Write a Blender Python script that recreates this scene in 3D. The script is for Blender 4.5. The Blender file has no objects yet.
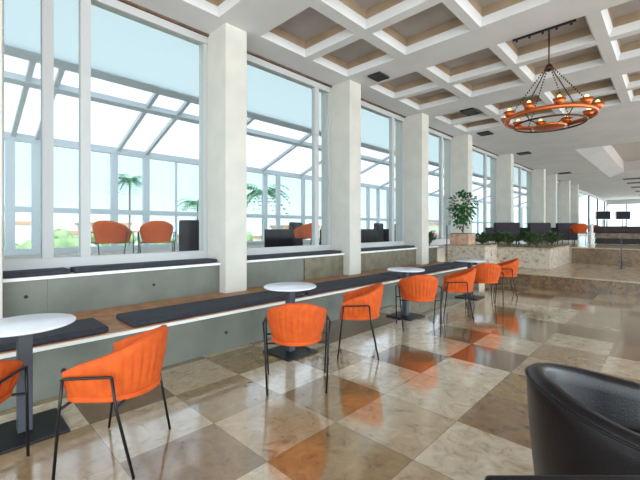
import bpy, bmesh, math, random
from mathutils import Vector, Matrix
random.seed(7)
PI = math.pi
S = bpy.context.scene
COL = S.collection
H = 1.4                       # eye height
TH = math.atan(353/366)

# ---------------------------------------------------------------- camera
cam = bpy.data.cameras.new('camera'); camo = bpy.data.objects.new('camera', cam); COL.objects.link(camo)
camo.location = (0, 0, H); camo.rotation_euler = (PI/2, 0, TH)
cam.sensor_width = 36; cam.lens = 366/640*36; cam.shift_y = -12/640; cam.clip_start = .02; cam.clip_end = 600
S.camera = camo
# ---------------------------------------------------------------- world, sun, exposure
W = bpy.data.worlds.new('sky'); S.world = W; W.use_nodes = True
n = W.node_tree.nodes; l = W.node_tree.links
for x in list(n): n.remove(x)
tc = n.new('ShaderNodeTexCoord'); sp = n.new('ShaderNodeSeparateXYZ'); cr = n.new('ShaderNodeValToRGB')
bg = n.new('ShaderNodeBackground'); wo = n.new('ShaderNodeOutputWorld')
l.new(tc.outputs['Generated'], sp.inputs[0]); l.new(sp.outputs['Z'], cr.inputs[0])
l.new(cr.outputs[0], bg.inputs[0]); l.new(bg.outputs[0], wo.inputs[0])
e = cr.color_ramp.elements
e[0].position = 0.0; e[0].color = (.84, .90, .90, 1)
e[1].position = .5; e[1].color = (.90, .93, .97, 1)
x = e.new(.10); x.color = (.74, .90, .97, 1)
ms = n.new('ShaderNodeMapRange'); ms.inputs['From Min'].default_value = -.35; ms.inputs['From Max'].default_value = .6   # sky boost added on the unseen room side to fill the interior
ms.inputs['To Min'].default_value = 1.1; ms.inputs['To Max'].default_value = 5.0
l.new(sp.outputs['X'], ms.inputs['Value']); l.new(ms.outputs[0], bg.inputs[1])
sun = bpy.data.lights.new('sun', 'SUN'); so = bpy.data.objects.new('sun', sun); COL.objects.link(so)
sun.energy = .7; sun.angle = .35; sun.color = (1, .96, .9)
so.rotation_euler = Vector((.75, -.25, -1)).to_track_quat('-Z', 'Y').to_euler(); so.location = (-20, 5, 20)
S.view_settings.view_transform = 'Standard'; S.view_settings.look = 'None'
S.view_settings.gamma = 1; S.view_settings.exposure = 0.48; S.view_settings.use_curve_mapping = False

# ---------------------------------------------------------------- materials
def srgb(r, g, b):
    f = lambda c: (c/255/12.92) if c/255 <= .04045 else ((c/255+.055)/1.055)**2.4
    return (f(r), f(g), f(b), 1)
def mat(name, col, rough=.6, metal=0, noise=None, bump=0, bscale=40, spec=.5, coat=0, emit=0, coords='Object'):
    m = bpy.data.materials.new(name); m.use_nodes = True
    nt = m.node_tree; p = nt.nodes['Principled BSDF']
    p.inputs['Base Color'].default_value = col; p.inputs['Roughness'].default_value = rough
    p.inputs['Metallic'].default_value = metal; p.inputs['Specular IOR Level'].default_value = spec
    p.inputs['Coat Weight'].default_value = coat
    if emit:
        p.inputs['Emission Color'].default_value = col; p.inputs['Emission Strength'].default_value = emit
    t = nt.nodes.new('ShaderNodeTexCoord')
    if noise:
        col2, sc, det = noise
        nz = nt.nodes.new('ShaderNodeTexNoise'); nz.inputs['Scale'].default_value = sc; nz.inputs['Detail'].default_value = det
        nt.links.new(t.outputs[coords], nz.inputs['Vector'])
        r = nt.nodes.new('ShaderNodeValToRGB'); r.color_ramp.elements[0].position = .35; r.color_ramp.elements[1].position = .65
        r.color_ramp.elements[0].color = col; r.color_ramp.elements[1].color = col2
        nt.links.new(nz.outputs[0], r.inputs[0]); nt.links.new(r.outputs[0], p.inputs['Base Color'])
    if bump:
        nb = nt.nodes.new('ShaderNodeTexNoise'); nb.inputs['Scale'].default_value = bscale
        nt.links.new(t.outputs[coords], nb.inputs['Vector'])
        b = nt.nodes.new('ShaderNodeBump'); b.inputs['Strength'].default_value = bump; b.inputs['Distance'].default_value = .01
        nt.links.new(nb.outputs[0], b.inputs['Height']); nt.links.new(b.outputs[0], p.inputs['Normal'])
    return m
M = {}
M['column'] = mat('column_plaster', srgb(204, 200, 192), .75, noise=(srgb(196, 193, 186), 3, 3), bump=.1)
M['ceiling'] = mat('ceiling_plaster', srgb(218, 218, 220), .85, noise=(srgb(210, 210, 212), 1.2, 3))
M['coffer'] = mat('coffer_shaded', srgb(190, 184, 182), .9, noise=(srgb(176, 170, 168), 2, 3))  # ceiling tone greyed, recess shade put into the colour
M['coffer_side'] = mat('coffer_side_shaded', srgb(176, 156, 132), .9, noise=(srgb(158, 136, 112), 2, 3))  # brown carries the shadow and warm floor bounce on the coffer walls
M['alcove'] = mat('alcove_paint', srgb(192, 184, 180), .9)
M['frame'] = mat('window_frame_paint', srgb(184, 185, 186), .5)
M['frame_grey'] = mat('terrace_frame_paint', srgb(182, 187, 193), .5)
M['slot'] = mat('slot_shadow', srgb(112, 84, 64), .8, noise=(srgb(80, 60, 48), 9, 3))  # brown stands in for the shadow inside the recessed slot
M['riser'] = mat('riser_concrete', srgb(116, 120, 112), .55, noise=(srgb(98, 102, 94), 2.2, 6), bump=.15)
M['riser_warm'] = mat('riser_stone', srgb(118, 112, 92), .5, noise=(srgb(96, 88, 70), 6, 6))
M['nosing'] = mat('white_stone_edge', srgb(232, 232, 228), .4)
M['wood'] = mat('bench_wood', srgb(182, 130, 90), .45, noise=(srgb(140, 98, 68), 7, 6))
M['cushion'] = mat('cushion_fabric', srgb(50, 52, 62), .85, noise=(srgb(40, 42, 50), 30, 3), bump=.3, bscale=300)
M['orange'] = mat('orange_fabric', srgb(206, 86, 14), .8, noise=(srgb(188, 72, 8), 12, 3), bump=.2, bscale=250)
M['black'] = mat('black_metal', srgb(24, 24, 28), .4, metal=.3)
M['post'] = mat('table_post_metal', srgb(74, 78, 88), .45, metal=.3)
M['top'] = mat('white_table_top', srgb(226, 230, 240), .25)
M['leather'] = mat('black_leather', srgb(17, 12, 16), .34, noise=(srgb(12, 11, 20), 5, 2), bump=.12, bscale=130, spec=.35)
M['leather_soft'] = mat('dark_upholstery', srgb(38, 26, 40), .75, noise=(srgb(28, 20, 30), 4, 2))
M['copper'] = mat('copper', srgb(196, 100, 50), .35, metal=.7)
M['dark_copper'] = mat('dark_bronze', srgb(78, 46, 34), .4, metal=.7)
M['bulb'] = mat('lit_bulb', srgb(255, 205, 130), .3, emit=1.6)
M['vent'] = mat('vent_black', srgb(30, 31, 34), .6)
M['leaf'] = mat('leaf', srgb(20, 78, 26), .55, noise=(srgb(40, 108, 38), 3, 2))
M['leaf_dark'] = mat('dark_leaf', srgb(34, 62, 34), .5, noise=(srgb(70, 92, 48), 8, 2))
M['palm'] = mat('palm_leaf', srgb(62, 128, 84), .5)
M['bark'] = mat('bark', srgb(112, 96, 80), .8, noise=(srgb(84, 70, 58), 20, 3))
M['clay'] = mat('clay_pot', srgb(172, 132, 108), .7, noise=(srgb(200, 170, 146), 9, 3))
M['soil'] = mat('soil', srgb(58, 44, 34), .95)
M['terrace'] = mat('terrace_tile', srgb(150, 140, 126), .6, noise=(srgb(132, 122, 108), 2, 4))
M['tint'] = mat('navy_screen', srgb(10, 12, 28), .6, spec=.15)
M['white_paint'] = mat('white_paint', srgb(240, 236, 232), .5)
M['house'] = mat('house_render', srgb(196, 190, 176), .8, noise=(srgb(178, 170, 152), .3, 2))
M['house_roof'] = mat('house_roof', srgb(160, 124, 100), .8)
M['house_win'] = mat('house_window', srgb(110, 124, 136), .3)
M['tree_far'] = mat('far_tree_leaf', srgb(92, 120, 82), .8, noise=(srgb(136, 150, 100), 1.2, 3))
M['ground'] = mat('ground_outside', srgb(150, 156, 124), .9, noise=(srgb(186, 180, 160), .12, 8))
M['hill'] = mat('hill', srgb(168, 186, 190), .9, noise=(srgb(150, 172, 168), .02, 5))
M['beam_dark'] = mat('slot_diffuser', srgb(98, 100, 106), .7)
M['brown_dark'] = mat('dark_brown_fabric', srgb(60, 48, 44), .7, noise=(srgb(46, 38, 38), 8, 3))
M['brown_mid'] = mat('taupe_fabric', srgb(140, 124, 108), .8, noise=(srgb(112, 98, 86), 8, 3))

def stone(name, cols, sc=3.0, rough=.2, vein=None, speck=None):
    m = bpy.data.materials.new(name); m.use_nodes = True; nt = m.node_tree; p = nt.nodes['Principled BSDF']
    t = nt.nodes.new('ShaderNodeTexCoord')
    nz = nt.nodes.new('ShaderNodeTexNoise'); nz.inputs['Scale'].default_value = sc; nz.inputs['Detail'].default_value = 9
    nz.inputs['Distortion'].default_value = .6; nz.inputs['Roughness'].default_value = .62
    nt.links.new(t.outputs['Object'], nz.inputs['Vector'])
    r = nt.nodes.new('ShaderNodeValToRGB'); el = r.color_ramp.elements
    k = len(cols); el[0].position = .3; el[0].color = cols[0]; el[1].position = .72; el[1].color = cols[-1]
    for i, c in enumerate(cols[1:-1]): q = el.new(.3+.42*(i+1)/(k-1)); q.color = c
    nt.links.new(nz.outputs[0], r.inputs[0]); nt.links.new(r.outputs[0], p.inputs['Base Color'])
    p.inputs['Roughness'].default_value = rough
    return m
M['marble_brown'] = stone('brown_marble', [srgb(74, 50, 32), srgb(134, 104, 74), srgb(92, 78, 64), srgb(156, 132, 102)], 6)
M['marble_light'] = stone('pale_speckled_marble', [srgb(104, 80, 62), srgb(184, 168, 150), srgb(206, 194, 180), srgb(132, 114, 92)], 10)
M['marble_platform'] = stone('platform_marble', [srgb(142, 116, 88), srgb(184, 164, 138), srgb(152, 128, 100)], 4)

def floor_mat():
    m = bpy.data.materials.new('marble_checker_floor'); m.use_nodes = True; nt = m.node_tree; N = nt.nodes; L = nt.links
    p = N['Principled BSDF']; t = N.new('ShaderNodeTexCoord')
    mp = N.new('ShaderNodeMapping'); mp.inputs['Location'].default_value = (1.13/.62, -1.98/.62, .5)
    mp.inputs['Scale'].default_value = (1/.62, 1/.62, 0); L.new(t.outputs['Object'], mp.inputs[0])
    sc = N.new('ShaderNodeSeparateXYZ'); L.new(mp.outputs[0], sc.inputs[0])
    def mth(op, a, b=None):
        q = N.new('ShaderNodeMath'); q.operation = op
        for i, v in enumerate((a, b)):
            if v is None: continue
            if isinstance(v, (int, float)): q.inputs[i].default_value = v
            else: L.new(v, q.inputs[i])
        return q.outputs[0]
    fx = mth('FLOOR', sc.outputs[0]); fy = mth('FLOOR', sc.outputs[1])
    cb = N.new('ShaderNodeCombineXYZ'); L.new(fx, cb.inputs[0]); L.new(fy, cb.inputs[1])
    wn = N.new('ShaderNodeTexWhiteNoise'); wn.noise_dimensions = '2D'; L.new(cb.outputs[0], wn.inputs['Vector'])
    wc = N.new('ShaderNodeSeparateXYZ'); L.new(wn.outputs['Color'], wc.inputs[0])
    par = mth('PINGPONG', mth('ADD', mth('ADD', fx, fy), mth('GREATER_THAN', wc.outputs[2], .8)), 1)
    def ramp(inp, stops, const=False):
        r = N.new('ShaderNodeValToRGB'); r.color_ramp.interpolation = 'CONSTANT' if const else 'LINEAR'
        el = r.color_ramp.elements
        el[0].position = stops[0][0]; el[0].color = stops[0][1]; el[1].position = stops[-1][0]; el[1].color = stops[-1][1]
        for a, c in stops[1:-1]: q = el.new(a); q.color = c
        L.new(inp, r.inputs[0]); return r.outputs[0]
    dark = ramp(wn.outputs['Value'], [(0, srgb(136, 108, 74)), (.3, srgb(150, 124, 84)), (.55, srgb(116, 84, 56)), (.8, srgb(162, 138, 104))], True)
    lite = ramp(wn.outputs['Value'], [(0, srgb(198, 184, 162)), (.4, srgb(184, 166, 140)), (.75, srgb(208, 196, 178))], True)
    mx = N.new('ShaderNodeMix'); mx.data_type = 'RGBA'; L.new(par, mx.inputs[0]); L.new(dark, mx.inputs[6]); L.new(lite, mx.inputs[7])
    # per tile offset of the mottling
    va = N.new('ShaderNodeVectorMath'); va.operation = 'MULTIPLY_ADD'; L.new(wn.outputs['Color'], va.inputs[0]); va.inputs[1].default_value = (9, 9, 9); L.new(t.outputs['Object'], va.inputs[2])
    nz = N.new('ShaderNodeTexNoise'); nz.inputs['Scale'].default_value = 8; nz.inputs['Detail'].default_value = 10; nz.inputs['Roughness'].default_value = .7; nz.inputs['Distortion'].default_value = 1.0
    L.new(va.outputs[0], nz.inputs['Vector'])
    g = ramp(nz.outputs[0], [(.3, (.42, .33, .24, 1)), (.44, (.84, .78, .70, 1)), (.56, (.98, .93, .86, 1)), (.7, (1.2, 1.18, 1.14, 1))])
    m2 = N.new('ShaderNodeMix'); m2.data_type = 'RGBA'; m2.blend_type = 'MULTIPLY'; m2.inputs[0].default_value = 1
    L.new(mx.outputs[2], m2.inputs[6]); L.new(g, m2.inputs[7])
    # joints
    px = mth('PINGPONG', sc.outputs[0], .5); py = mth('PINGPONG', sc.outputs[1], .5)
    j = mth('LESS_THAN', mth('MINIMUM', px, py), .004)
    m3 = N.new('ShaderNodeMix'); m3.data_type = 'RGBA'; L.new(j, m3.inputs[0]); L.new(m2.outputs[2], m3.inputs[6]); m3.inputs[7].default_value = srgb(120, 104, 84)
    L.new(m3.outputs[2], p.inputs['Base Color'])
    p.inputs['Roughness'].default_value = .12; p.inputs['Specular IOR Level'].default_value = 1.0; p.inputs['Coat IOR'].default_value = 1.6
    p.inputs['Coat Weight'].default_value = .8; p.inputs['Coat Roughness'].default_value = .09
    return m
M['floor'] = floor_mat()

def glass_mat(name, tint, refl=.004, trans=None):
    m = bpy.data.materials.new(name); m.use_nodes = True; nt = m.node_tree; N = nt.nodes; L = nt.links
    N.remove(N['Principled BSDF']); o = N['Material Output']
    tr = N.new('ShaderNodeBsdfTransparent'); tr.inputs[0].default_value = tint
    if trans:
        tl = N.new('ShaderNodeBsdfTranslucent'); tl.inputs[0].default_value = trans[0]
        mx = N.new('ShaderNodeMixShader'); mx.inputs[0].default_value = trans[1]; L.new(tr.outputs[0], mx.inputs[1]); L.new(tl.outputs[0], mx.inputs[2]); base = mx.outputs[0]
    else: base = tr.outputs[0]
    gl = N.new('ShaderNodeBsdfGlossy'); gl.inputs['Roughness'].default_value = .03
    fr = N.new('ShaderNodeMixShader'); fr.inputs[0].default_value = refl
    L.new(base, fr.inputs[1]); L.new(gl.outputs[0], fr.inputs[2]); L.new(fr.outputs[0], o.inputs[0])
    return m
M['glass'] = glass_mat('clear_glass', (.93, .97, .98, 1))
M['roof_glass'] = glass_mat('milky_roof_glass', (.95, .98, 1, 1), .04, ((.66, .68, .71, 1), .8))
M['roof_tint'] = glass_mat('tinted_roof_sheet', (.62, .66, .68, 1), .01, ((.50, .545, .55, 1), .9))

# ---------------------------------------------------------------- geometry helpers
class B:
    """collects shapes and links them as ONE mesh object"""
    def __init__(s): s.v = []; s.f = []; s.mi = []; s.sm = []
    def add(s, vs, fs, mi=0, smooth=False):
        o = len(s.v); s.v += [tuple(v) for v in vs]; s.f += [tuple(i+o for i in f) for f in fs]
        s.mi += [mi]*len(fs); s.sm += [smooth]*len(fs); return s
    def box(s, x0, x1, y0, y1, z0, z1, mi=0):
        v = [(x, y, z) for x in (x0, x1) for y in (y0, y1) for z in (z0, z1)]
        return s.add(v, [(0, 1, 3, 2), (4, 6, 7, 5), (0, 4, 5, 1), (2, 3, 7, 6), (0, 2, 6, 4), (1, 5, 7, 3)], mi)
    def tube(s, pts, r, n=8, mi=0, caps=True):
        pts = [Vector(p) for p in pts]; rs = r if isinstance(r, (list, tuple)) else [r]*len(pts)
        vs = []; fs = []; up = None
        for i, p in enumerate(pts):
            d = (pts[min(i+1, len(pts)-1)] - pts[max(i-1, 0)]).normalized()
            if up is None: up = Vector((0, 0, 1)) if abs(d.z) < .9 else Vector((1, 0, 0))
            a = d.cross(up).normalized(); b = a.cross(d).normalized(); up = b
            for k in range(n):
                q = 2*PI*k/n; vs.append(p+(a*math.cos(q)+b*math.sin(q))*rs[i])
        for i in range(len(pts)-1):
            for k in range(n): fs.append((i*n+k, i*n+(k+1) % n, (i+1)*n+(k+1) % n, (i+1)*n+k))
        s.add(vs, fs, mi, True)
        if caps: s.add(vs[:n], [tuple(range(n))[::-1]], mi); s.add(vs[-n:], [tuple(range(n))], mi)
        return s
    def ring(s, c, R, r, n=48, m=8, mi=0, squash=1):
        vs = []; fs = []
        for i in range(n):
            a = 2*PI*i/n
            for k in range(m):
                b = 2*PI*k/m; rr = R+r*math.cos(b); vs.append((c[0]+rr*math.cos(a), c[1]+rr*math.sin(a), c[2]+r*squash*math.sin(b)))
        for i in range(n):
            for k in range(m): fs.append((i*m+k, ((i+1) % n)*m+k, ((i+1) % n)*m+(k+1) % m, i*m+(k+1) % m))
        return s.add(vs, fs, mi, True)
    def lathe(s, prof, c=(0, 0, 0), n=32, mi=0, smooth=True):
        vs = []; fs = []; k = len(prof)
        for i in range(n):
            a = 2*PI*i/n
            for r, z in prof: vs.append((c[0]+r*math.cos(a), c[1]+r*math.sin(a), c[2]+z))
        for i in range(n):
            for j in range(k-1): fs.append((i*k+j, ((i+1) % n)*k+j, ((i+1) % n)*k+j+1, i*k+j+1))
        return s.add(vs, fs, mi, smooth)
    def prism(s, poly, z0, z1, mi=0):
        k = len(poly); vs = [(x, y, z0) for x, y in poly]+[(x, y, z1) for x, y in poly]
        return s.add(vs, [tuple(range(k))[::-1], tuple(range(k, 2*k))]+[(i, (i+1) % k, (i+1) % k+k, i+k) for i in range(k)], mi)
    def blob(s, c, rx, ry, rz, mi=0, n=8, jit=0):
        vs = []; fs = []; m = n*2
        for i in range(n+1):
            a = PI*i/n
            for k in range(m):
                b = 2*PI*k/m; j = 1+random.uniform(-jit, jit)
                vs.append((c[0]+rx*j*math.sin(a)*math.cos(b), c[1]+ry*j*math.sin(a)*math.sin(b), c[2]+rz*j*math.cos(a)))
        for i in range(n):
            for k in range(m): fs.append((i*m+k, (i+1)*m+k, (i+1)*m+(k+1) % m, i*m+(k+1) % m))
        return s.add(vs, fs, mi, True)
    def build(s, name, mats, parent=None, bevel=0, seg=2, recalc=True):
        me = bpy.data.meshes.new(name); me.from_pydata(s.v, [], s.f)
        if not isinstance(mats, (list, tuple)): mats = [mats]
        for m in mats: me.materials.append(M[m] if isinstance(m, str) else m)
        me.polygons.foreach_set('material_index', s.mi); me.polygons.foreach_set('use_smooth', s.sm)
        if recalc:
            bm = bmesh.new(); bm.from_mesh(me); bmesh.ops.remove_doubles(bm, verts=bm.verts, dist=1e-5)
            bmesh.ops.recalc_face_normals(bm, faces=bm.faces); bm.to_mesh(me); bm.free()
        me.update()
        o = bpy.data.objects.new(name, me); COL.objects.link(o)
        if parent: o.parent = parent
        if bevel:
            md = o.modifiers.new('bevel', 'BEVEL'); md.width = bevel; md.segments = seg; md.limit_method = 'ANGLE'; md.angle_limit = .6
        return o
def tag(o, label, cat, group=None, kind=None):
    o['label'] = label; o['category'] = cat
    if group: o['group'] = group
    if kind: o['kind'] = kind
    return o
def struct(o, label=None):
    o['kind'] = 'structure'
    if label: o['label'] = label
    return o
def empty(name, loc=(0, 0, 0), rz=0):
    o = bpy.data.objects.new(name, None); COL.objects.link(o); o.location = loc; o.rotation_euler = (0, 0, rz); o.empty_display_size = .1
    return o
def dup(root, loc, rz, label, group=None, cat=None):
    def cp(o, par):
        c = o.copy(); COL.objects.link(c)
        if par: c.parent = par
        for ch in kids.get(o.name, []): cp(ch, c)
        return c
    kids = {}
    for o in COL.objects:
        if o.parent: kids.setdefault(o.parent.name, []).append(o)
    r = cp(root, None); r.location = loc; r.rotation_euler = (0, 0, rz); r['label'] = label
    if cat: r['category'] = cat
    if group: r['group'] = group
    elif 'group' in r: del r['group']
    return r
def P(t, d, z=0): return (-d, t, z)       # t along the window wall, d towards it
def facing(dt, dd): return math.atan2(dd, dt)

# ---------------------------------------------------------------- the room
CZ = 4.4; DC = 4.7; DW = 5.265
T0, T1, DR = -4.5, 50, -9
struct(B().box(-5.2, -DR, T0, 9.9, -.2, 0).build('floor', 'floor'))
# raised level: low platform, upper level
struct(B().box(-3.55, -DR, 9.9, 13.8, -.2, .27).box(-3.57, -DR, 9.87, 13.8, .27, .30, 1).build('platform', ['marble_brown', 'marble_platform']))
struct(B().box(-2.3, -DR, 13.8, T1, -.2, .77).box(-2.3, -DR, 13.77, T1, .77, .80, 1).box(-5.2, -2.3, 13.8, T1, -.2, .8, 1).build('upper_floor', ['marble_brown', 'marble_platform']))

# ceiling with coffers
cols = [-2.7, .23, 3.075, 5.925, 8.875, 11.85]
th = []
for c in cols[:-1]: th += [(c+.40, c+1.38), (c+1.55, c+2.52)]
dh = [(3.54, 4.65), (2.21, 3.34), (.89, 2.07), (-.47, .72), (-1.78, -.66), (-3.1, -1.98), (-4.45, -3.3), (-5.8, -4.65)]
cb = B()
def hole(b, t0, t1, d0, d1, ch, cz, top, m_top, m_side):
    z0 = CZ; z1 = CZ+cz; z2 = top
    o = [P(t0, d0, z0), P(t1, d0, z0), P(t1, d1, z0), P(t0, d1, z0)]
    i1 = [P(t0+ch, d0+ch, z1), P(t1-ch, d0+ch, z1), P(t1-ch, d1-ch, z1), P(t0+ch, d1-ch, z1)]
    i2 = [(x, y, z2) for x, y, z in i1]
    for k in range(4):
        q = (k+1) % 4
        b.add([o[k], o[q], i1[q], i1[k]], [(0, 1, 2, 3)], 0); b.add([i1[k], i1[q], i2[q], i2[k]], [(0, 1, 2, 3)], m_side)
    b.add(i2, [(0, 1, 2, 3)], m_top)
def grid(tb_, db_, holes, skip=None):
    for a, b_ in zip(tb_, tb_[1:]):
        for p, q in zip(db_, db_[1:]):
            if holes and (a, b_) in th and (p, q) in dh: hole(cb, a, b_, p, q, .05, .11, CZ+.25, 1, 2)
            elif skip and (a, p) == skip: continue
            else: cb.add([P(a, p, CZ), P(b_, p, CZ), P(b_, q, CZ), P(a, q, CZ)], [(0, 1, 2, 3)])
grid(sorted({T0, 13.0}|{v for a in th for v in a}), sorted({DR, DW}|{v for a in dh for v in a}), True)
grid([13.0, 16.8, 27.5, T1], [DR, -6.5, 2.7, DW], False, (16.8, -6.5))
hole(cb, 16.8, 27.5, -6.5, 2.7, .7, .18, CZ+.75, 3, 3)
cb.add([P(T0, DR, 5.25), P(T1, DR, 5.25), P(T1, 5.3, 5.25), P(T0, 5.3, 5.25)], [(0, 1, 2, 3)])
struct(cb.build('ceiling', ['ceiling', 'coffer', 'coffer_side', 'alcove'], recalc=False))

# bench steps under the windows
struct(B().box(-DW-.1, -3.70, T0, 9.9, -.2, .40).build('bench_base', 'riser'))
struct(B().box(-4.9, -3.665, T0, 9.9, .405, .437).build('trim_1', 'nosing', bevel=.004))
struct(B().box(-4.87, -3.69, T0, 9.86, .435, .445).build('trim_2', 'wood', bevel=.003), 'wooden seat board of the lower bench')
rb = B().box(-DW-.1, -4.87, T0, 4.62, .40, .85).box(-DW-.1, -4.87, 4.64, 9.9, .40, .85, 1)
struct(rb.build('riser', ['riser', 'riser_warm']))
struct(B().box(-DW-.08, -4.84, T0, 9.9, .85, .885).build('trim_3', 'nosing', bevel=.004))
# lower right side of the cushions' gap joints
jb = B()
for t in (.80, 2.75): jb.box(-4.872, -4.868, t, t+.006, .447, .85)
struct(jb.build('trim_4', 'riser_warm'))

# columns
colt = [-2.88, .05, 2.89, 5.74, 8.69, 11.66, 15.95, 21.2, 23.8, 27.5, 30.4]
for i, t in enumerate(colt):
    z0 = .44 if t < 9.5 else (.3 if t < 13 else .79)
    struct(B().box(-5.5, -DC, t, t+.37, z0, CZ+.02).build('column', 'column', bevel=.008))

# windows of the room
mull = {0: [.87-2.93], 1: [.865, 1.245], 2: [5.32], 3: [8.15], 4: [10.95], 5: [14.7], 6: [19.2], 7: [], 8: [25.8], 9: []}
for i in range(len(colt)-1):
    a, b_ = colt[i]+.37, colt[i+1]
    w = B().box(-DW-.05, -DW+.05, a, b_, .885, 1.05).box(-DW-.05, -DW+.05, a, b_, CZ-.14, CZ-.03)
    w.box(-DW-.04, -DW+.04, a, a+.06, 1.05, CZ-.14).box(-DW-.04, -DW+.04, b_-.06, b_, 1.05, CZ-.14)
    for m_ in mull[i]: w.box(-DW-.05, -DW+.05, m_-.055, m_+.055, 1.05, CZ-.14)
    wo_ = struct(w.build('window_%d' % (i+1), 'frame', bevel=.004))
    edges = [a+.06]+[v for m_ in mull[i] for v in (m_-.055, m_+.055)]+[b_-.06]
    for k in range(0, len(edges), 2):
        B().box(-DW-.006, -DW+.006, edges[k], edges[k+1], 1.05, CZ-.14).build('pane', 'glass', wo_)
    st = struct(B().box(-DW-.06, -DW+.09, a, b_, CZ-.03, CZ+.06).build('trim_%d' % (i+5), 'slot'), 'brown strip painted as the shadow in the blind slot along the window head')
struct(B().box(-DW-.1, -DW+.1, 30.77, T1, -.2, .9).build('wall_left', 'column'))
lb = B().box(-DW-.05, -DW+.05, 30.77, T1, .9, 1.05).box(-DW-.05, -DW+.05, 30.77, T1, CZ-.2, CZ)
for t in (34, 39, 44, 49): lb.box(-DW-.06, -DW+.06, t, t+.16, 1.05, CZ-.2, 1)
wf = struct(lb.build('window_11', ['frame', 'beam_dark'])); B().box(-DW-.006, -DW+.006, 30.77, T1, 1.05, CZ-.2).build('pane', 'glass', wf)
# far end glazing
lb = B().box(-5.2, -DR, T1-.1, T1, .8, 1.2).box(-5.2, -DR, T1-.1, T1, 3.9, CZ)
for k in range(14): lb.box(-5.2+1.6*k, -5.06+1.6*k, T1-.1, T1, 1.2, 3.9)
wf = struct(lb.build('window_12', 'frame')); B().box(-5.2, -DR, T1-.06, T1-.05, 1.2, 3.9).build('pane', 'glass', wf)

# ---------------------------------------------------------------- glazed terrace beyond the windows
struct(B().box(-11.6, -DW-.12, T0, T1, -6, .75).build('terrace_floor', 'terrace'))
D3 = 11.3
def rz_(d): return 1.4+2.26+.35*(D3-d)
def tx(x, d=D3):
    Z = 366*d/(.71976*(673-x)); return (Z-d*.69422)/.71976
tw = B()
mt = [tx(v) for v in (-40, -15, 10, 36, 114, 146)]
tl_ = mt[-1]; more = [tx(v) for v in (202, 232, 265, 278, 303, 330, 345, 368, 378, 388)]
tw.box(-D3-.06, -D3+.06, T0, T1, rz_(D3)-.18, rz_(D3)).box(-D3-.04, -D3+.04, T0, T1, 1.78, 1.92).box(-D3-.05, -D3+.05, T0, T1, .75, .9)
posts = [-5, -2.6]+mt+more+[21, 24, 27, 30, 34, 38, 42, 46]
for t in posts: tw.box(-D3-.05, -D3+.05, t-.09, t+.09, .9, rz_(D3)-.1)
tw.box(-D3-.03, -D3+.03, tx(176)-.03, tx(176)+.03, .9, rz_(D3)-.1)
tww = struct(tw.build('window_13', 'frame_grey')); B().box(-D3-.005, -D3+.005, T0, T1, .9, rz_(D3)-.1).build('pane', 'glass', tww)
rf = B()
def slab(b, d0, d1, t0, t1, off, thk, mi=0):
    v = []
    for d in (d0, d1):
        for t in (t0, t1):
            for o in (off, off+thk): v.append(P(t, d, rz_(d)+o))
    b.add(v, [(0, 1, 3, 2), (4, 6, 7, 5), (0, 4, 5, 1), (2, 3, 7, 6), (0, 2, 6, 4), (1, 5, 7, 3)], mi)
slab(rf, 8.3, 8.52, T0, T1, -.16, .14); slab(rf, 9.15, 9.3, T0, T1, -.14, .12)
rt = [-6+1.72*k for k in range(10)]
for t in [tx(v) for v in (-60, 13, 37, 118, 146, 205, 262, 300, 345, 380)]+[18, 22, 26, 30, 35, 40, 45]: slab(rf, 8.35, D3+.05, t-.045, t+.045, -.12, .11)
ro = struct(rf.build('terrace_roof_frame', 'frame_grey'))
pr = B(); slab(pr, 8.45, D3+.15, T0, T1, 0, .015); pr.build('roof_pane', 'roof_glass', ro)
pr = B(); slab(pr, 5.66, 8.34, T0, T1, -.15, .015); pr.build('roof_pane', 'roof_tint', ro)
struct(B().box(-5.62, -5.45, T0, T1, CZ, 6.2).build('wall_upper', 'column'))

# the land outside
struct(B().box(-260, -11.6, -200, 320, -6.4, -6).build('ground', 'ground'))
hb = B(); hv = []; k = 60
for i in range(k+1):
    a = -1.9+3.4*i/k; R = 230; hh = 4+7*abs(math.sin(i*.37))+4*math.sin(i*.9)
    hv += [(-R*math.cos(a), R*math.sin(a), -6), (-(R+25)*math.cos(a), (R+25)*math.sin(a), 4+max(0, hh-4)), (-(R+60)*math.cos(a), (R+60)*math.sin(a), -6)]
hb.add(hv, [(i*3+j, i*3+3+j, i*3+4+j, i*3+1+j) for i in range(k) for j in (0, 1)], 0, True)
struct(hb.build('hills', 'hill'))

# ---------------------------------------------------------------- bench cushions
def cushion(name, t0, t1, d0, d1, z, h, label, group=None):
    o = empty(name, P((t0+t1)/2, (d0+d1)/2, z))
    w = (d1-d0)/2; L_ = (t1-t0)/2
    B().box(-w, w, -L_, L_, 0, h).build('pad', 'cushion', o, bevel=.022, seg=3)
    pb = B()
    for zz in (.01, h-.01):
        pts = [(-w+.012, -L_+.012, zz), (w-.012, -L_+.012, zz), (w-.012, L_-.012, zz), (-w+.012, L_-.012, zz), (-w+.012, -L_+.012, zz)]
        for a, b_ in zip(pts, pts[1:]): pb.tube([a, b_], .005, 6)
    pb.build('piping', 'black', o)
    return tag(o, label, 'cushion', group)
low = [(-1.7, 1.07, 'dark grey bench cushion under the round white table at the left edge'),
       (1.27, 3.55, 'long dark grey bench cushion behind the orange chair nearest the left edge'),
       (3.6, 5.95, 'long dark grey bench cushion on the lower bench between the first and second white columns'),
       (6.0, 8.3, 'dark grey cushion on the lower bench between the second and third columns'),
       (8.35, 9.8, 'short dark grey cushion at the far end of the lower bench')]
for a, b_, lb_ in low: cushion('bench_cushion', a, b_, 3.70, 4.2, .445, .06, lb_, 'cushions on the lower bench')
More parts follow.
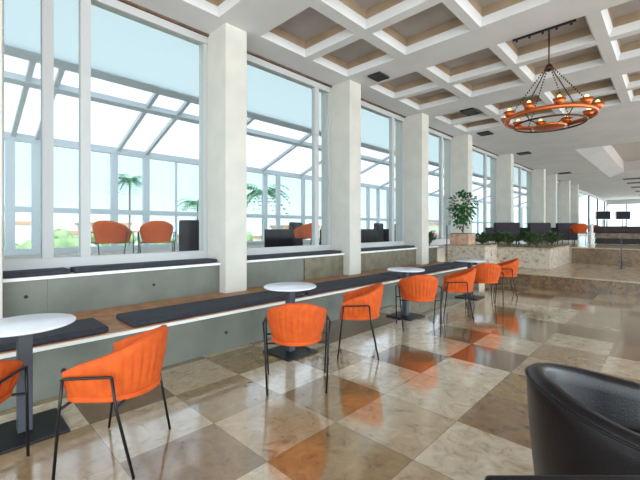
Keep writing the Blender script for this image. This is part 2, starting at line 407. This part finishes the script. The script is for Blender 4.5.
up = [(-1.6, 1.02, 'dark upper step cushion under the leftmost window'), (1.06, 2.86, 'dark upper step cushion in front of the two orange terrace chairs'),
      (3.3, 5.70, 'dark upper step cushion between the first and second white columns'), (6.15, 8.65, 'dark upper step cushion between the second and third white columns')]
for a, b_, lb_ in up: cushion('bench_cushion', a, b_, 4.87, 5.16, .885, .055, lb_, 'cushions on the upper step')

# small step lights in the risers
for (t, d, z, lb_) in ((.62, 4.87, .68, 'small dark round step light in the upper riser above the left table'),
                     (1.93, 4.87, .66, 'small dark round step light in the upper riser behind the long cushion'),
                     (.72, 3.70, .2, 'small dark round step light in bench base left of the nearest orange chair'),
                     (2.28, 3.70, .2, 'small dark round step light in bench base between the first two tables')):
    o = empty('step_light', P(t, d, z)); b = B()
    b.tube([(-.004, 0, 0), (.006, 0, 0)], .016, 14).build('lens', 'black', o)
    B().tube([(-.004, 0, 0), (.004, 0, 0)], .021, 14).build('bezel', 'post', o)
    tag(o, lb_, 'light')

# ---------------------------------------------------------------- bistro tables
def make_table():
    o = empty('bistro_table')
    B().lathe([(0, .728), (.28, .728), (.295, .735), (.295, .745), (.288, .75), (0, .75)], n=48).build('table_top', 'top', o)
    B().box(-.12, .12, -.12, .12, .716, .728).build('mounting_plate', 'black', o)
    B().box(-.04, .04, -.04, .04, .018, .716).build('post', 'post', o, bevel=.004)
    B().box(-.22, .22, -.22, .22, 0, .018).build('base_plate', 'black', o, bevel=.004)
    return o
tb = make_table(); G = 'round bistro tables along the bench'
tb.location = P(.40, 3.20); tag(tb, 'round white bistro table at the left edge of the picture', 'table', G)
dup(tb, P(2.74, 3.11), 0, 'round white bistro table beyond the orange chair seen from behind, near the first column', G)
dup(tb, P(5.12, 3.05), 0, 'round white bistro table third along the bench, beyond the second white column', G)
dup(tb, P(7.42, 2.95), 0, 'farthest round bistro table, at the far end of the bench', G)

# ---------------------------------------------------------------- orange tub chairs
def u_path(R, L_, n=40):
    """U seen from above, open to +y; returns points, outward normals, parameter -1..1"""
    tot = PI*R+2*L_; out = []
    for i in range(n+1):
        s = tot*i/n
        if s < L_: p = Vector((R, L_-s)); nn = Vector((1, 0))
        elif s > tot-L_: p = Vector((-R, s-(tot-L_))); nn = Vector((-1, 0))
        else:
            a = (s-L_)/R; p = Vector((R*math.cos(a), -R*math.sin(a))); nn = Vector((math.cos(a), -math.sin(a)))
        out.append((p, nn, 2*i/n-1))
    return out
def shell(R, L_, zb, ztop, thick, taper, tuft=0, n=132, cy=0, rows=8, fronty=None):
    b = B(); vs = []; path = u_path(R, L_, n); m = 2*(rows+3)
    for p, nn, u in path:
        zt = ztop(abs(u)); sec = []
        tf = thick*min(1, .45+4*(1-abs(u)))
        flute = tuft*(1-abs(math.sin(u*PI*11)))**2.2
        for j in range(rows+1):
            q = j/rows; z = zb+(zt-zb)*q; off = -taper*(1-q)**1.6
            sec.append((off-flute*.55*math.sin(PI*q), z))
        sec.append((-.25*tf, zt+.35*tf)); sec.append((-.75*tf, zt+.35*tf))
        for j in range(rows, -1, -1):
            q = j/rows; z = zb+(zt-zb)*q; off = -taper*(1-q)**1.6-tf
            sec.append((off+flute*math.sin(PI*min(1, q*1.1)) if q > 0 else off, z))
        sec.append((-taper-.7*tf, zb-.012)); sec.append((-taper-.3*tf, zb-.012))
        k = len(sec)
        for off, z in sec: vs.append((p.x+nn.x*off, p.y+nn.y*off+cy, z))
    fs = []
    for i in range(len(path)-1):
        for j in range(k): fs.append((i*k+j, (i+1)*k+j, (i+1)*k+(j+1) % k, i*k+(j+1) % k))
    fs.append(tuple(range(k))); fs.append(tuple(range(len(vs)-k, len(vs)))[::-1])
    b.add(vs, fs, 0, True); return b
def seat_poly(R, L_, n=20):
    pts = [(R, L_*.9), (R*.92, L_+.03), (R*.8, L_+.05)]
    pts += [(-R*.8, L_+.05), (-R*.92, L_+.03), (-R, L_*.9)]
    pts += [(-R*math.cos(PI*i/n), -R*math.sin(PI*i/n)) for i in range(n+1)]
    return pts
def make_chair():
    o = empty('tub_chair')
    zt = lambda u: .755-.165*max(0, (u-.14)/.86)**1.05
    shell(.268, .19, .425, zt, .05, .055, tuft=.02, cy=.0).build('backrest', 'orange', o)
    sb = B().prism(seat_poly(.225, .17), .405, .44).build('seat', 'orange', o, bevel=.012, seg=3)
    B().prism(seat_poly(.208, .165), .44, .485).build('seat_cushion', 'orange', sb, bevel=.02, seg=3)
    r = .0085
    for sx in (-1, 1):
        B().tube([(sx*.29, .17, .565), (sx*.285, .19, .40), (sx*.27, .235, 0)], r).build('leg', 'black', o)
        B().tube([(sx*.29, -.1, .575), (sx*.275, -.115, .40), (sx*.25, -.20, 0)], r).build('leg', 'black', o)
        B().tube([(sx*.29, .178, .562), (sx*.29, .16, .57), (sx*.29, -.09, .58), (sx*.29, -.105, .572)], r).build('arm_rail', 'black', o)
    B().tube([(.278, -.115, .405), (-.278, -.115, .405)], r).tube([(.281, .19, .4), (-.281, .19, .4)], r).tube([(.1, -.115, .398), (.1, .19, .398)], r).tube([(-.1, -.115, .398), (-.1, .19, .398)], r).build('under_frame', 'black', o)
    return o
ch = make_chair(); GC = 'orange tub chairs at the bench tables'
ch.location = P(.79, 2.49); ch.rotation_euler = (0, 0, facing(-.70, .72)); tag(ch, 'large orange tub chair nearest the camera, facing the left table', 'chair', GC)
for t, d, f_, lb_ in ((.02, 2.80, (.5, .8), 'orange tub chair cut off by the left edge beside the first table'),
                (2.22, 2.43, (.67, .74), 'orange tub chair seen straight from behind at the second table'),
                (3.30, 2.56, (-.62, .78), 'orange tub chair just right of the second table, its inner back showing'),
                (4.66, 2.57, (.75, .66), 'orange tub chair seen from behind at the third table'),
                (5.72, 2.47, (-.5, .86), 'orange tub chair on the far side of the third table'),
                (6.97, 2.50, (.78, .62), 'orange tub chair seen from behind at the farthest table'),
                (8.15, 2.52, (-.4, .9), 'farthest orange tub chair in the row along the bench')):
    dup(ch, P(t, d), facing(*f_), lb_, GC)
# on the terrace and the upper level
GT = 'orange chairs on the terrace'
def cam2(x, Z): X = (x-320)/366*Z; return X*.69422+Z*.71976, -X*.71976+Z*.69422
t, d = cam2(111, 6.1); dup(ch, P(t, d, .75), facing(.62, .78), 'left one of the two orange chairs on the terrace outside the leftmost window', GT)
t, d = cam2(157, 6.35); dup(ch, P(t, d, .75), facing(.3, .95), 'right one of the two orange chairs outside the leftmost window', GT)
t, d = cam2(307, 8.8); dup(ch, P(t, d, .75), facing(.1, .99), 'orange chair on the terrace seen between the first and second columns', GT)
t, d = cam2(579, 13.7); dup(ch, P(t, d, .8), facing(.9, .4), 'orange chair on the raised level left of the white pedestal')
t, d = cam2(600, 14.6); dup(ch, P(t, d, .8), facing(.2, -.9), 'orange chair on the raised level right of the white pedestal')
t, d = cam2(591.5, 13.2); o = empty('pedestal', P(t, d, .8))
B().lathe([(0, 0), (.09, 0), (.09, .02), (.06, .04), (.055, .66), (.08, .68), (.085, .70), (0, .70)], n=24).build('stem', 'white_paint', o)
B().lathe([(0, .70), (.1, .70), (.1, .73), (0, .73)], n=24).build('cap', 'white_paint', o)
tag(o, 'slim white pedestal between the two orange chairs on the raised level', 'pedestal')

# ---------------------------------------------------------------- leather armchairs
def make_armchair():
    o = empty('leather_armchair')
    zt = lambda u: .755-.16*max(0, (u-.1)/.9)**1.1
    shell(.40, .30, .14, zt, .075, .05, n=72, rows=10).build('backrest', 'leather', o)
    B().prism(seat_poly(.325, .22), .13, .34).build('seat', 'leather', o, bevel=.02, seg=3)
    B().prism(seat_poly(.31, .235), .34, .45).build('seat_cushion', 'leather', o, bevel=.04, seg=4)
    path = u_path(.402, .30, 72); B().tube([(p.x, p.y, zt(abs(u))+.002) for p, nn, u in path], .006, 8).build('piping', 'leather', o)
    for sx in (-1, 1):
        for sy in (-.2, .22): B().tube([(sx*.24, sy, .14), (sx*.26, sy*1.1, 0)], [.022, .013], 10).build('leg', 'black', o)
    return o
ac = make_armchair()
ac.location = P(1.94, .09); ac.rotation_euler = (0, 0, facing(.50, -.865)); tag(ac, 'black leather tub armchair filling the lower right corner', 'armchair')
X, Z = .72, .70
o = empty('side_table', P(X*.694+Z*.72, -X*.72+Z*.694), TH)
B().box(-.285, .285, -.28, .28, .715, .745).build('table_top', 'leather', o, bevel=.014, seg=3)
B().box(-.035, .035, -.035, .035, .02, .715).build('post', 'black', o); B().box(-.2, .2, -.2, .2, 0, .02).build('base_plate', 'black', o, bevel=.004)
tag(o, 'black table just showing at the bottom edge beside the leather armchair', 'table')

def make_lounge(w=.92):
    o = empty('lounge_armchair')
    B().box(-w/2, w/2, -.36, .36, .12, .40).build('seat', 'leather_soft', o, bevel=.03, seg=3)
    B().box(-w/2, w/2, -.40, -.26, .12, .80).build('backrest', 'leather_soft', o, bevel=.04, seg=3)
    for sx in (-1, 1): B().box(sx*w/2-(.13 if sx > 0 else 0), sx*w/2+(.13 if sx < 0 else 0), -.36, .38, .12, .62).build('armrest', 'leather_soft', o, bevel=.03, seg=3)
    for sx in (-1, 1):
        for sy in (-1, 1): B().tube([(sx*(w/2-.08), sy*.3, .12), (sx*(w/2-.08), sy*.3, 0)], .018, 8).build('leg', 'black', o)
    return o
lc = make_lounge()
t, d = cam2(533, 14.3); lc.location = P(t, d, .8); lc.rotation_euler = (0, 0, facing(.6, .8)); GL = 'dark lounge armchairs on the raised level'
tag(lc, 'dark lounge armchair on raised level, middle one behind the planter', 'armchair', GL)
for x, Z, f_, lb_ in ((560, 14.9, (.6, .8), 'dark lounge armchair on raised level, just left of the orange chair there'),
                     (502, 13.6, (.7, .7), 'dark lounge armchair behind the leafy planter, leftmost on the raised level')):
    t, d = cam2(x, Z); dup(lc, P(t, d, .8), facing(*f_), lb_, GL)
GL2 = 'dark armchairs on the terrace'
for x, Z, f_, lb_ in ((207, 7.3, (.6, .8), 'dark armchair on the terrace right of the two orange chairs'),
                     (284, 9.6, (-.5, .8), 'dark armchair left of the orange terrace chair between first and second columns'),
                     (336, 10.4, (-.5, .8), 'dark armchair right of the orange terrace chair, beside the second column'),
                     (368, 11.2, (-.4, .9), 'left dark armchair on the terrace between the second and third columns'),
                     (389, 12.9, (-.4, .9), 'right dark armchair on the terrace between the second and third columns')):
    t, d = cam2(x, Z); dup(lc, P(t, d, .75), facing(*f_), lb_, GL2)

# long dark sofa, screens, stanchions
t, d = cam2(632, 12.6); o = empty('long_sofa', P(t+.5, d-.55, .8))
B().box(-1.6, 1.6, -.3, .5, .02, .22).build('base', 'brown_dark', o, bevel=.02)
B().box(-1.6, 1.6, -.3, -.12, .22, .42).build('lower_back', 'brown_mid', o, bevel=.02)
B().box(-1.6, 1.6, -.1, .5, .22, .40).build('seat', 'brown_mid', o, bevel=.03)
B().box(-1.62, 1.62, -.34, -.12, .42, .66).build('backrest', 'brown_dark', o, bevel=.03)
tag(o, 'long dark brown sofa with taupe seat at the right edge of the raised level', 'sofa')
for x, lb_ in ((603, 'left navy display screen on a stand at the far right'), (623, 'right navy display screen on a stand at the far right')):
    t, d = cam2(x, 22); o = empty('display_screen', P(t, d, .8), TH)
    B().box(-.43, .43, -.03, .03, 1.13, 1.60).build('panel', 'tint', o, bevel=.01)
    B().box(-.45, .45, -.025, .035, 1.11, 1.62).build('bezel', 'white_paint', o)
    B().box(-.03, .03, .0, .05, 0, 1.2).build('stand', 'white_paint', o); B().box(-.3, .3, -.2, .2, 0, .03).build('foot', 'white_paint', o)
    tag(o, lb_, 'screen')
for (t, d), z, h, lb_ in (((9.72, 4.5), .446, 1.03, 'thin dark post at the far end of the bench left of the potted tree'),
                          (cam2(621.5, 9.9), .301, .86, 'thin dark post on the low marble platform at the right')):
    o = empty('stanchion', P(t, d, z)); B().tube([(0, 0, .01), (0, 0, h)], .014, 10).build('pole', 'post', o)
    B().lathe([(0, 0), (.09, 0), (.09, .01), (0, .02)], n=20).build('foot', 'post', o); tag(o, lb_, 'post')

# ---------------------------------------------------------------- planter and plants
pl_ = empty('stone_planter', P(12.5, 3.5, .3))
B().box(-1.15, 1.15, -1.27, 1.27, 0, .52).build('trough', 'marble_light', pl_)
B().box(-1.17, 1.17, -1.29, 1.29, .52, .56).build('rim', 'marble_platform', pl_, bevel=.006)
tag(pl_, 'long pale speckled marble planter at the edge of the raised level', 'planter')
pw = empty('stone_planter', P(10.35, 4.12, .3))
B().box(-.55, .55, -.4, .5, 0, .60).build('trough', 'marble_light', pw); B().box(-.57, .57, -.42, .52, .60, .64).build('rim', 'marble_platform', pw, bevel=.006)
tag(pw, 'pale speckled marble planter block at the far end of the bench, under the potted tree', 'planter')
def leaf(b, p, d, L_, w, mi=0):
    d = d.normalized(); s = d.cross(Vector((0, 0, 1)));
    if s.length < .1: s = Vector((1, 0, 0))
    s.normalize(); up = s.cross(d)
    pts = [p, p+d*L_*.35+s*w*.5+up*w*.1, p+d*L_*.75+s*w*.38, p+d*L_-up*w*.3, p+d*L_*.75-s*w*.38, p+d*L_*.35-s*w*.5+up*w*.1]
    mid = p+d*L_*.5-up*w*.12
    b.add(pts+[mid], [(0, 1, 6), (1, 2, 6), (2, 3, 6), (3, 4, 6), (4, 5, 6), (5, 0, 6)], mi)
def rv(): 
    while True:
        v = Vector((random.uniform(-1, 1), random.uniform(-1, 1), random.uniform(-1, 1)))
        if .05 < v.length < 1: return v
# potted tree
o = empty('potted_tree', P(10.38, 4.34, .94))
B().box(-.27, .27, -.24, .24, 0, .30).box(-.285, .285, -.255, .255, .27, .30).build('pot', 'clay', o, bevel=.01); B().box(-.25, .25, -.22, .22, .29, .315).build('soil', 'soil', o)
sb = B().tube([(0, 0, .2), (.02, .01, .5), (-.02, .02, .8), (.0, 0, 1.15)], [.02, .017, .014, .008], 8)
fb = B()
for c, r, k in (((0, 0, 1.12), .36, 260), ((.0, .1, .85), .28, 110), ((-.2, 0, .72), .16, 25), ((.22, .0, 1.25), .14, 25), ((0, 0, .5), .1, 14)):
    sb.tube([(0, 0, c[2]-.25), c], [.008, .004], 6)
    for _ in range(k):
        v = rv(); p = Vector(c)+v*r*Vector((1, 1, 1)).x; leaf(fb, p, v+Vector((0, 0, -.2)), .11, .07)
sb.build('trunk', 'bark', o); fb.build('foliage', 'leaf', o, recalc=False)
tag(o, 'green leafy potted tree in a square clay pot beside the fourth column', 'plant')
# planting in the trough
def shrub(t, d, z, r, h, k, lb_, group, m='leaf_dark'):
    o = empty('planter_shrub', P(t, d, z)); f = B(); s = B()
    for _ in range(9):
        a = random.uniform(0, 2*PI); q = Vector((math.cos(a)*r*.6, math.sin(a)*r*.6, h*.8)); s.tube([(0, 0, 0), q*.5, q], [.012, .008, .004], 5)
    for _ in range(k):
        v = rv(); p = Vector((v.x*r, v.y*r, h*.55+v.z*h*.45)); leaf(f, p, Vector((v.x, v.y, abs(v.z)+.3)), .13, .06)
    s.build('stem', 'bark', o); f.build('foliage', m, o, recalc=False); tag(o, lb_, 'plant', group)
for t, d, w_ in ((11.62, 4.25, 'just right of the potted tree'), (11.7, 3.52, 'middle of the front row'),
                (11.75, 2.8, 'front right corner'), (12.5, 4.05, 'back row behind the potted tree'), (12.6, 3.2, 'middle of the back row'), (13.35, 2.75, 'back right corner nearest the steps')):
    shrub(t, d, .868, .30, .34, 150, 'low dark green shrub in the marble planter, '+w_, 'shrubs in the marble planter')
shrub(9.72, 5.02, .887, .13, .34, 90, 'small dark green shrub at the end of the upper step, left of the potted tree', None)

# palms on the terrace side
def palm(t, d, z, h, lb_, R=.8):
    o = empty('palm_tree', P(t, d, z)); s = B().tube([(0, 0, 0), (.05, 0, h*.5), (0, .03, h)], [.06, .045, .04], 8); s.build('trunk', 'bark', o)
    f = B()
    for k in range(22):
        a = 2*PI*k/22+random.uniform(-.2, .2); e_ = random.uniform(.0, 1.0)
        for q in range(9):
            u = (q+1)/9; p = Vector((math.cos(a)*R*u, math.sin(a)*R*u, h+e_*R*u-R*.9*u*u))
            for sg in (-1, 1): leaf(f, p, Vector((math.cos(a+sg*.9), math.sin(a+sg*.9), -.3)), R*.36*(1.1-u*.6), R*.085)
    f.build('fronds', 'palm', o, recalc=False); tag(o, lb_, 'tree')
t, d = cam2(129, 15.5); palm(t, d, -6, 9.45, 'slim palm outside the leftmost window, above the orange terrace chairs', .72)
t, d = cam2(262, 19); palm(t, d, -6, 9.3, 'bushy palm outside the glass just right of the first column', 1.35)
t, d = cam2(197, 20); palm(t, d, -6, 8.8, 'low palm beyond the dark terrace armchair left of the first column', 1.0)

# ---------------------------------------------------------------- town beyond
def far(t, d): return P(t, d, -6)
placed = []
def clear(t, d, r):
    if any(math.hypot(t-a, d-b) < r+c for a, b, c in placed): return False
    placed.append((t, d, r)); return True
for i in range(34):
    x = -60+i*15+random.uniform(-6, 6); Z = random.uniform(55, 120); t, d = cam2(x, Z)
    if d < 20 or not clear(t, d, 7): continue
    o = empty('house', far(t, d), random.uniform(-.5, .5)); w = random.uniform(3, 6); dd = random.uniform(3, 5); h = random.uniform(4.6, 8.6)
    B().box(-w, w, -dd, dd, 0, h).build('wall', 'house', o)
    B().box(-w-.3, w+.3, -dd-.3, dd+.3, h, h+.5).build('roof', 'house_roof', o)
    for q in range(4):
        for zz in (h-2.2,): B().box(-w+.8+q*w*.5, -w+1.7+q*w*.5, -dd-.05, dd+.05, zz, zz+1.2).build('window', 'house_win', o)
    tag(o, 'pale flat-roofed house in the hazy town beyond the terrace glass', 'house', 'houses beyond the terrace')
for i in range(90):
    x = -50+i*6+random.uniform(-3, 3); Z = random.uniform(26, 60); t, d = cam2(x, Z)
    if d < 16 or not clear(t, d, 1.7): continue
    o = empty('town_tree', far(t, d)); h = random.uniform(5.0, 7.6); r = random.uniform(.9, 1.8)
    B().tube([(0, 0, 0), (0, 0, h-r)], .15, 6).build('trunk', 'bark', o)
    f = B()
    for q in range(4): f.blob((random.uniform(-r, r)*.6, random.uniform(-r, r)*.6, h-r+random.uniform(-.4, .5)), r*.8, r*.8, r*.7, 0, 6, .18)
    f.build('crown', 'tree_far', o); tag(o, 'rounded pale green tree in the town beyond the terrace glass', 'tree', 'trees beyond the terrace')

# ---------------------------------------------------------------- chandelier
tC, dC = cam2(549, 5.75)
o = empty('chandelier', P(tC, dC, 3.13)); R = .61
B().ring((0, 0, 0), R, .022, 64, 8, 0, 1.6).build('hoop', 'copper', o)
B().ring((0, 0, -.1), R*.8, .014, 64, 8).build('lower_hoop', 'dark_copper', o)
B().lathe([(0, -.17), (.2, -.165), (.24, -.14), (.2, -.12), (0, -.12)], n=32).build('tray', 'copper', o)
ab = B()
for k in range(6):
    a = PI/3*k+.2; ab.tube([(.2*math.cos(a), .2*math.sin(a), -.14), (R*.8*math.cos(a), R*.8*math.sin(a), -.1), (R*math.cos(a), R*math.sin(a), 0)], .008, 6)
ab.build('spokes', 'dark_copper', o)
zt_ = .78
for k in range(6):
    a = PI/3*k+.2; b = B(); N_ = 22
    for j in range(N_):
        u = (j+.5)/N_; p = Vector((R*math.cos(a)*(1-u)+.05*math.cos(a)*u, R*math.sin(a)*(1-u)+.05*math.sin(a)*u, .02+(zt_-.02)*u))
        b.blob(p, .011, .011, .017, 0, 4)
    b.build('chain', 'dark_copper', o)
B().lathe([(0, zt_-.06), (.05, zt_-.03), (.06, zt_+.01), (.03, zt_+.06), (0, zt_+.07)], n=20).build('hub', 'dark_copper', o)
B().tube([(0, 0, zt_+.05), (0, 0, CZ+.25-3.13)], .011, 8).build('stem', 'dark_copper', o)
B().lathe([(0, CZ+.245-3.13), (.07, CZ+.245-3.13), (.06, CZ+.21-3.13), (0, CZ+.20-3.13)], n=20).build('canopy', 'dark_copper', o)
for k in range(10):
    a = 2*PI*k/10+.1; cx, cy = R*math.cos(a), R*math.sin(a)
    c_ = B().lathe([(.018, .0), (.055, .03), (.085, .10), (.078, .10), (.045, .035), (0, .02)], (cx, cy, 0), 20).build('lamp_cup', 'copper', o)
    B().blob((cx, cy, .115), .03, .03, .042, 0, 8).build('bulb', 'bulb', c_)
tag(o, 'copper ring chandelier with small cup lamps hanging on chains from the coffered ceiling', 'chandelier')
# track bar beside the chandelier canopy
o = empty('track_bar', P(6.33, 1.42, CZ-.0)); B().box(-.42, .42, -.012, .012, -.03, 0).build('rail', 'black', o)
for k in range(5): B().tube([(-.36+k*.18, 0, -.03), (-.36+k*.18, 0, -.06)], .018, 10).build('spot', 'black', o)
tag(o, 'short black track bar on the coffer beam above the chandelier', 'track')

# ceiling vents
for t, d, L_, w, lb_ in ((5.98, 4.2+.42, .30, .12, 'small black ceiling vent in line with the second column'),
                       (9.46, 3.75, .5, .14, 'long black ceiling vent past the last coffers, nearest of the row'),
                       (11.94, 4.27, .4, .16, 'black ceiling vent near the fourth column'),
                       (16.2, 4.29, .4, .2, 'black ceiling vent near the fifth column'),
                       (23.6, 4.24, .5, .25, 'farthest black ceiling vent along the window side')):
    if L_ == .30: t, d = 6.0, 4.18
    o = empty('ceiling_vent', P(t, d, CZ)); B().box(-w, w, -L_/2, L_/2, -.03, 0).build('housing', 'vent', o)
    fb = B().box(-w-.02, w+.02, -L_/2-.02, -L_/2, -.035, 0).box(-w-.02, w+.02, L_/2, L_/2+.02, -.035, 0).box(-w-.02, -w, -L_/2, L_/2, -.035, 0).box(w, w+.02, -L_/2, L_/2, -.035, 0)
    fb.build('grille', 'vent', o)
    tag(o, lb_, 'vent')
# dark slot diffusers in the far ceiling
for t, w_ in ((28.8, 'nearest of the five'), (31.5, 'second of the five from the front'), (35, 'middle one of five'), (39, 'fourth of the five from the front'), (44, 'farthest of the five')):
    o = B().box(-2.2, 8, t, t+.5, CZ-.05, CZ-.001).build('slot_diffuser', 'beam_dark'); tag(o, 'dark linear diffuser in the far ceiling, '+w_, 'diffuser', 'linear diffusers in the far ceiling')
